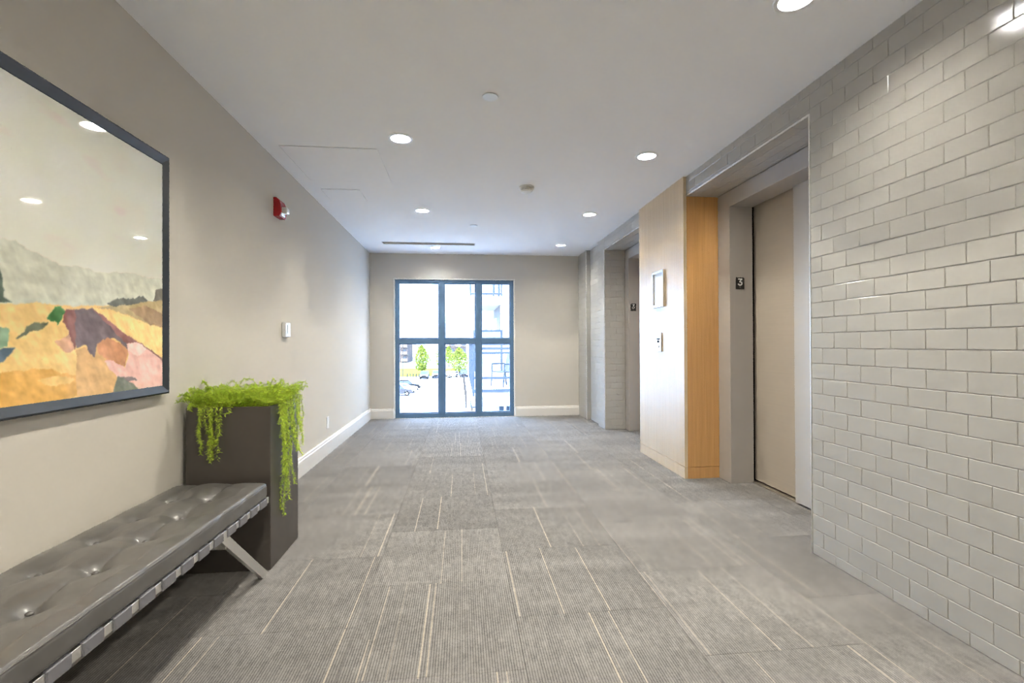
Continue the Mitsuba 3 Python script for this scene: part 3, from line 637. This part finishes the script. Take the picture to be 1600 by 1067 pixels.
def tree(x, y, h, w, label, trunk=1.2, n=2600):
    t = thing('tree', label, 'tree')
    part(t, 'trunk', tube([(x, y, GZ), (x+.05, y, GZ+trunk), (x, y, GZ+h*.8)], [.16, .13, .03], 8), 'm_bark', smooth=True)
    k = trng.random(n); ph = trng.random(n)*6.283
    zz = trunk+.1+(h-trunk)*k
    prof = w*np.sin(np.clip(k*.92+.08, 0, 1)*math.pi)**.65*(1.15-.55*k)
    rr = prof*np.sqrt(trng.random(n))*(.75+.35*trng.random(n))
    lump = .75+.5*meshkit.noise(np.stack([np.cos(ph)*2, np.sin(ph)*2, zz*1.3], -1), 3)
    P = np.stack([x+rr*lump*np.cos(ph), y+rr*lump*np.sin(ph), GZ+zz], 1)
    a = trng.normal(size=(n, 3)); a /= np.linalg.norm(a, axis=1, keepdims=True); b = np.cross(a, trng.normal(size=(n, 3))); b /= np.linalg.norm(b, axis=1, keepdims=True)
    sz = (.10+.12*trng.random(n))[:, None]*(h/6)
    V = np.stack([P-a*sz, P+b*sz*.6, P+a*sz, P-b*sz*.6], 1).reshape(-1, 3)
    i = np.arange(n)[:, None]*4; F = np.vstack([i+[0, 1, 2], i+[0, 2, 3]])
    g = trng.random(n)[:, None]; C = np.repeat(np.array((.05, .075, .012))*(1-g)+np.array((.20, .22, .035))*g, 4, 0)
    part(t, 'crown', trimesh.Trimesh(V, F, process=False), 'm_tree', color=C)
tree(-9.9, 121, 7.4, 2.3, 'bright green narrow tree beyond the parked cars, left of the first mullion')
tree(-.6, 119, 6.8, 2.9, 'bright green spreading tree beyond the parked cars in the middle pane', trunk=.9)
tree(-6.4, 150, 7.2, 2.4, 'pale green tree farther back, just left of the first mullion', n=1600)
tree(-4.4, 165, 7.0, 2.0, 'distant green tree just right of the first mullion', n=1400)

PAINTS = {'grey': (.03, .03, .033), 'black': (.006, .006, .006), 'white': (.5, .5, .5), 'silver': (.08, .083, .086), 'blue': (.012, .016, .03)}
for n_, c_ in PAINTS.items(): mat('m_car_'+n_, two({'type': 'principled', 'base_color': rgb(*c_), 'roughness': .4, 'specular': .15}))
def car(x, y, rz, color, label, suv=True):
    c = thing('car', label, 'car'); W = .92; hgt = 1.68 if suv else 1.45
    M = move(x, y, GZ, rz)
    body = Polygon([(-2.25, .32), (-2.28, .75), (-2.15, 1.0), (1.0, 1.02), (2.1, .86), (2.28, .62), (2.26, .32)])
    for wx in (-1.38, 1.40): body = body.difference(Point(wx, .33).buffer(.40, 8))
    def side(pg, w): m = extr(pg, 2*w); m.apply_transform(np.array([[1, 0, 0, 0], [0, 0, -1, w], [0, 1, 0, 0], [0, 0, 0, 1.]])); return m
    b = side(body, W); part(c, 'body', b, 'm_car_'+color, to_world=M, smooth=30)
    def cabin(pts, w0, w1):
        V = [(px, s*(w0 if pz < 1.1 else w1), pz) for px, pz in pts for s in (-1, 1)]; return trimesh.convex.convex_hull(np.array(V))
    part(c, 'windows', cabin([(-2.08, .99), (1.05, .99), (.35, hgt-.08), (-1.75, hgt-.08)], .86, .70), 'm_darkglass', to_world=M)
    part(c, 'roof', cabin([(-1.86, hgt-.12), (.42, hgt-.12), (.2, hgt), (-1.6, hgt)], .74, .73), 'm_car_'+color, to_world=M)
    for s in (-1, 1):
        for xa, xb, rr in ((-2.06, -1.78, .06), (-.5, -.5, .04), (1.04, .36, .045)):
            part(c, 'pillar', tube([(xa, s*.865, 1.), (xb, s*.715, hgt-.08)], rr, 6), 'm_car_'+color, to_world=M)
        for wx in (-1.38, 1.40):
            w_ = trimesh.creation.cylinder(.33, .2, sections=20); w_.apply_transform(trimesh.transformations.rotation_matrix(math.pi/2, [1, 0, 0])); w_.apply_translation([wx, s*(W-.11), .33])
            k = part(c, 'wheel', w_, 'm_rubber', to_world=M, smooth=30)
            h_ = trimesh.creation.cylinder(.2, .215, sections=16); h_.apply_transform(trimesh.transformations.rotation_matrix(math.pi/2, [1, 0, 0])); h_.apply_translation([wx, s*(W-.11), .33])
            part(k, 'hub', h_, 'm_hub', to_world=M, smooth=30)
        part(c, 'headlight', box(2.18, 2.275, s*.72-.14, s*.72+.14, .62, .74, .02), 'm_lens', to_world=M)
    part(c, 'bumper', cat(box(2.2, 2.32, -.85, .85, .34, .54, .03), box(-2.34, -2.2, -.85, .85, .34, .56, .03), box(2.24, 2.29, -.45, .45, .58, .76, .01)), 'm_rubber', to_world=M)
car(-8.3, 109, -90, 'grey', 'grey car parked facing the building below the narrow tree')
car(-5.75, 111.5, -90, 'silver', 'silver car parked beside the first mullion, right of the grey car')
car(-2.6, 112.5, -125, 'white', 'white car parked below the gap right of the first mullion', suv=False)
car(.5, 113, -90, 'blue', 'dark car parked half hidden below the spreading tree')
car(-9.3, 83, 0, 'black', 'black car in the nearer row at the left window edge, farthest of its row')
car(-9.4, 78.5, 0, 'white', 'white car in the nearer row at the left window edge, between two dark cars', suv=False)
car(-9.6, 74, 0, 'grey', 'dark grey car in the nearer row at the left window edge, closest of its row')
ORD = ['leftmost bollard', 'second bollard from the left', 'middle bollard', 'second bollard from the right', 'rightmost bollard']
for i, x in enumerate(np.linspace(-12.6, -9.9, 5)):
    solo('bollard', cat(trimesh.creation.cylinder(.11, .8, sections=14).apply_translation([x, 113.5, GZ+.4]), tr(trimesh.creation.icosphere(2, .11), x, 113.5, GZ+.8)), 'm_dark', ORD[i]+' in the row of short dark bollards before the grass strip', 'bollard', 'bollards before the grass strip', smooth=30)
def pole(x, y, h, r, label):
    k = thing('lamp_post', label, 'lamp post')
    part(k, 'post', tube([(x, y, GZ), (x, y, GZ+h)], r, 10), 'm_dark', smooth=40)
    part(k, 'base', trimesh.creation.cylinder(r*2.2, .5, sections=14).apply_translation([x, y, GZ+.25]), 'm_concrete', smooth=40)
    part(k, 'lamp_head', cat(box(x-1.0, x+.1, y-.12, y+.12, GZ+h-.08, GZ+h+.06, .03), tube([(x, y, GZ+h-.5), (x-.5, y, GZ+h)], r*.5, 6)), 'm_dark')
pole(-12.7, 106, 8.2, .07, 'thin dark lamp post in the left pane beside the parked cars')
pole(3.72, 143, 7.2, .17, 'dark lamp post beside the balconies, right of the spreading tree')

def far_building(x0, x1, y0, y1, h, cols, label, mname):
    b = thing('apartment_building', label, 'building')
    part(b, 'walls', box(x0, x1, y0, y1, GZ, GZ+h), mname)
    part(b, 'roof', box(x0-.4, x1+.4, y0-.4, y1+.4, GZ+h, GZ+h+.4), 'm_dark')
    n = max(1, int((x1-x0)/2.6)); st = (x1-x0)/n
    for i in range(n):
        for f in range(3):
            zz = GZ+.9+f*3.0; xx = x0+st*(i+.5)
            w_ = part(b, 'window', box(xx-.75, xx+.75, y0-.08, y0+.05, zz, zz+1.6), 'm_darkglass')
            part(w_, 'sill', box(xx-.85, xx+.85, y0-.25, y0, zz-.15, zz), 'm_stucco')
            if i % 2 == 0:
                part(b, 'balcony', cat(box(xx-1.2, xx+1.2, y0-1.1, y0, zz-.35, zz-.15), box(xx-1.2, xx+1.2, y0-1.1, y0-1.05, zz-.15, zz+.75)), 'm_concrete')
far_building(-31.5, -22.5, 205, 225, 9.3, 3, 'distant brown apartment block beyond the lawn at the left window edge', 'm_brick')
far_building(-8.5, 2.4, 235, 255, 9.6, 3, 'distant brown apartment block behind the spreading tree', 'm_brick')

# the neighbouring wing with its balconies
wg = struct('neighbour_wing', box(1.62, 9, 20, 34, GZ, 9.5), 'm_stucco', 'white neighbouring wing of the building right of the window view')
mat('m_grey_brick', matte(.14, .135, .13))
part(wg, 'brick_face', box(1.58, 1.62, 20.02, 33.9, GZ, 9.4), 'm_grey_brick')
for z in (-.1, 2.95):
    for y in (21.5, 26.0):
        w_ = part(wg, 'window', box(1.55, 1.585, y, y+2.2, z+.1, z+2.3), 'm_darkglass')
        part(w_, 'frame', cat(box(1.53, 1.585, y-.06, y, z+.05, z+2.36), box(1.53, 1.585, y+2.2, y+2.26, z+.05, z+2.36), box(1.53, 1.585, y-.06, y+2.26, z+2.3, z+2.36), box(1.53, 1.585, y+1.08, y+1.14, z+.1, z+2.3)), 'm_stucco')
struct('wing_near', box(2.3, 9, 10, 18.4, GZ, 9.5), 'm_stucco', 'white wall of the nearer wing right of the window view')
def railing(b, x0, x1, y, z, h, glass, rails):
    for x in (x0+.02, x1-.02): part(b, 'post', box(x-.025, x+.025, y-.025, y+.025, z, z+h), 'm_railing')
    for zz, t_ in rails: part(b, 'rail', box(x0, x1, y-.03, y+.03, z+zz-t_/2, z+zz+t_/2, .004), 'm_railing')
    if glass: part(b, 'glass_panel', box(x0+.05, x1-.05, y-.006, y+.006, z+glass[0], z+glass[1]), 'm_frosted')
b = thing('balcony', 'nearest balcony with dark rails at window height', 'balcony')
part(b, 'slab', box(.23, 2.3, 11, 17.5, -.34, -.11, .01), 'm_concrete')
railing(b, .25, 2.28, 11.05, -.11, 1.23, None, [(1.21, .07), (1.10, .05), (1.00, .05), (.42, .05), (.12, .07)])
part(b, 'side_rail', cat(box(.25, .30, 11.05, 17.4, 1.08, 1.14, .004), *[box(.26, .29, yy_-.02, yy_+.02, -.11, 1.1) for yy_ in np.linspace(11.8, 17.3, 7)]), 'm_railing')
for x in (.95, 1.12): part(b, 'support', box(x-.05, x+.05, 11.4, 11.5, GZ, -.34), 'm_railing')
b = thing('balcony', 'upper balcony with pale slab and dark rail in the top right panes', 'balcony')
part(b, 'slab', box(.31, 1.6, 18.5, 23.5, 2.72, 2.95, .01), 'm_concrete')
railing(b, .33, 1.58, 18.55, 2.95, 1.1, (.1, .95), [(1.08, .06), (.09, .06)])
for x in (1.25, 1.45): part(b, 'post', box(x-.03, x+.03, 18.5, 18.6, 2.95, 4.05), 'm_railing')
b = thing('privacy_screen', 'dark framed pale screen on the far side of the balcony below the upper slab', 'screen')
part(b, 'frame', cat(box(.46, 1.62, 18.9, 18.96, 1.58, 1.66, .005), box(1.54, 1.62, 18.9, 18.96, .0, 1.6, .005), box(.46, .52, 18.9, 18.96, .0, 1.6, .005)), 'm_railing')
part(b, 'panel', box(.5, 1.56, 18.92, 18.94, .02, 1.6), 'm_frosted')
part(b, 'footing', box(.40, 1.64, 18.7, 19.2, -.2, .02), 'm_concrete')
struct('wing_terrace', box(.31, 1.6, 18.45, 24, -.5, -.2), 'm_concrete', 'pale terrace slab beyond the nearest balcony')
# patio chair
k = thing('patio_chair', 'metal patio chair with a sling back on the nearest balcony', 'chair')
mat('m_sling', matte(.045, .055, .07))
M = move(1.22, 13.6, -.11, 215)
for s in (-1, 1):
    part(k, 'side_frame', tube([(.28, s*.27, 0), (.24, s*.27, .42), (.24, s*.27, .64), (-.22, s*.27, .64), (-.24, s*.27, .42), (-.30, s*.27, 0)], .02, 6), 'm_railing', to_world=M, smooth=40)
    part(k, 'back_post', tube([(-.2, s*.25, .4), (-.36, s*.25, .95)], .014, 6), 'm_railing', to_world=M, smooth=40)
part(k, 'seat', rounded(-.24, .24, -.25, .25, .40, .43, .012, 8), 'm_sling', to_world=M)
part(k, 'backrest', tr(rounded(-.012, .012, -.25, .25, -.27, .27, .01, 8), -.285, 0, .70, ry=-16), 'm_sling', to_world=M)
# dark fence running away beside the lot
k = thing('metal_fence', 'dark metal fence running away from the building along the parking lot', 'fence')
for i in range(6):
    y0 = 58+i*7.5; x0 = .42-.022*(i-4)
    part(k, 'post', box(x0-.08, x0+.08, y0-.08, y0+.08, GZ, GZ+2.1), 'm_dark')
    if i < 5: part(k, 'panel', cat(box(x0-.03, x0+.03, y0, y0+7.5, GZ+1.9, GZ+2.0), box(x0-.03, x0+.03, y0, y0+7.5, GZ+.2, GZ+.3), *[box(x0-.02, x0+.02, y0+q, y0+q+.06, GZ+.25, GZ+1.95) for q in np.arange(.3, 7.5, .45)]), 'm_dark')
k = thing('utility_box', 'grey utility box on two legs beside the fence', 'box')
part(k, 'cabinet', box(.55, 1.05, 30, 30.5, -2.9, -2.2, .02), 'm_railing')
part(k, 'leg', box(.62, .68, 30.2, 30.3, GZ, -2.9), 'm_dark'); part(k, 'leg', box(.92, .98, 30.2, 30.3, GZ, -2.9), 'm_dark')
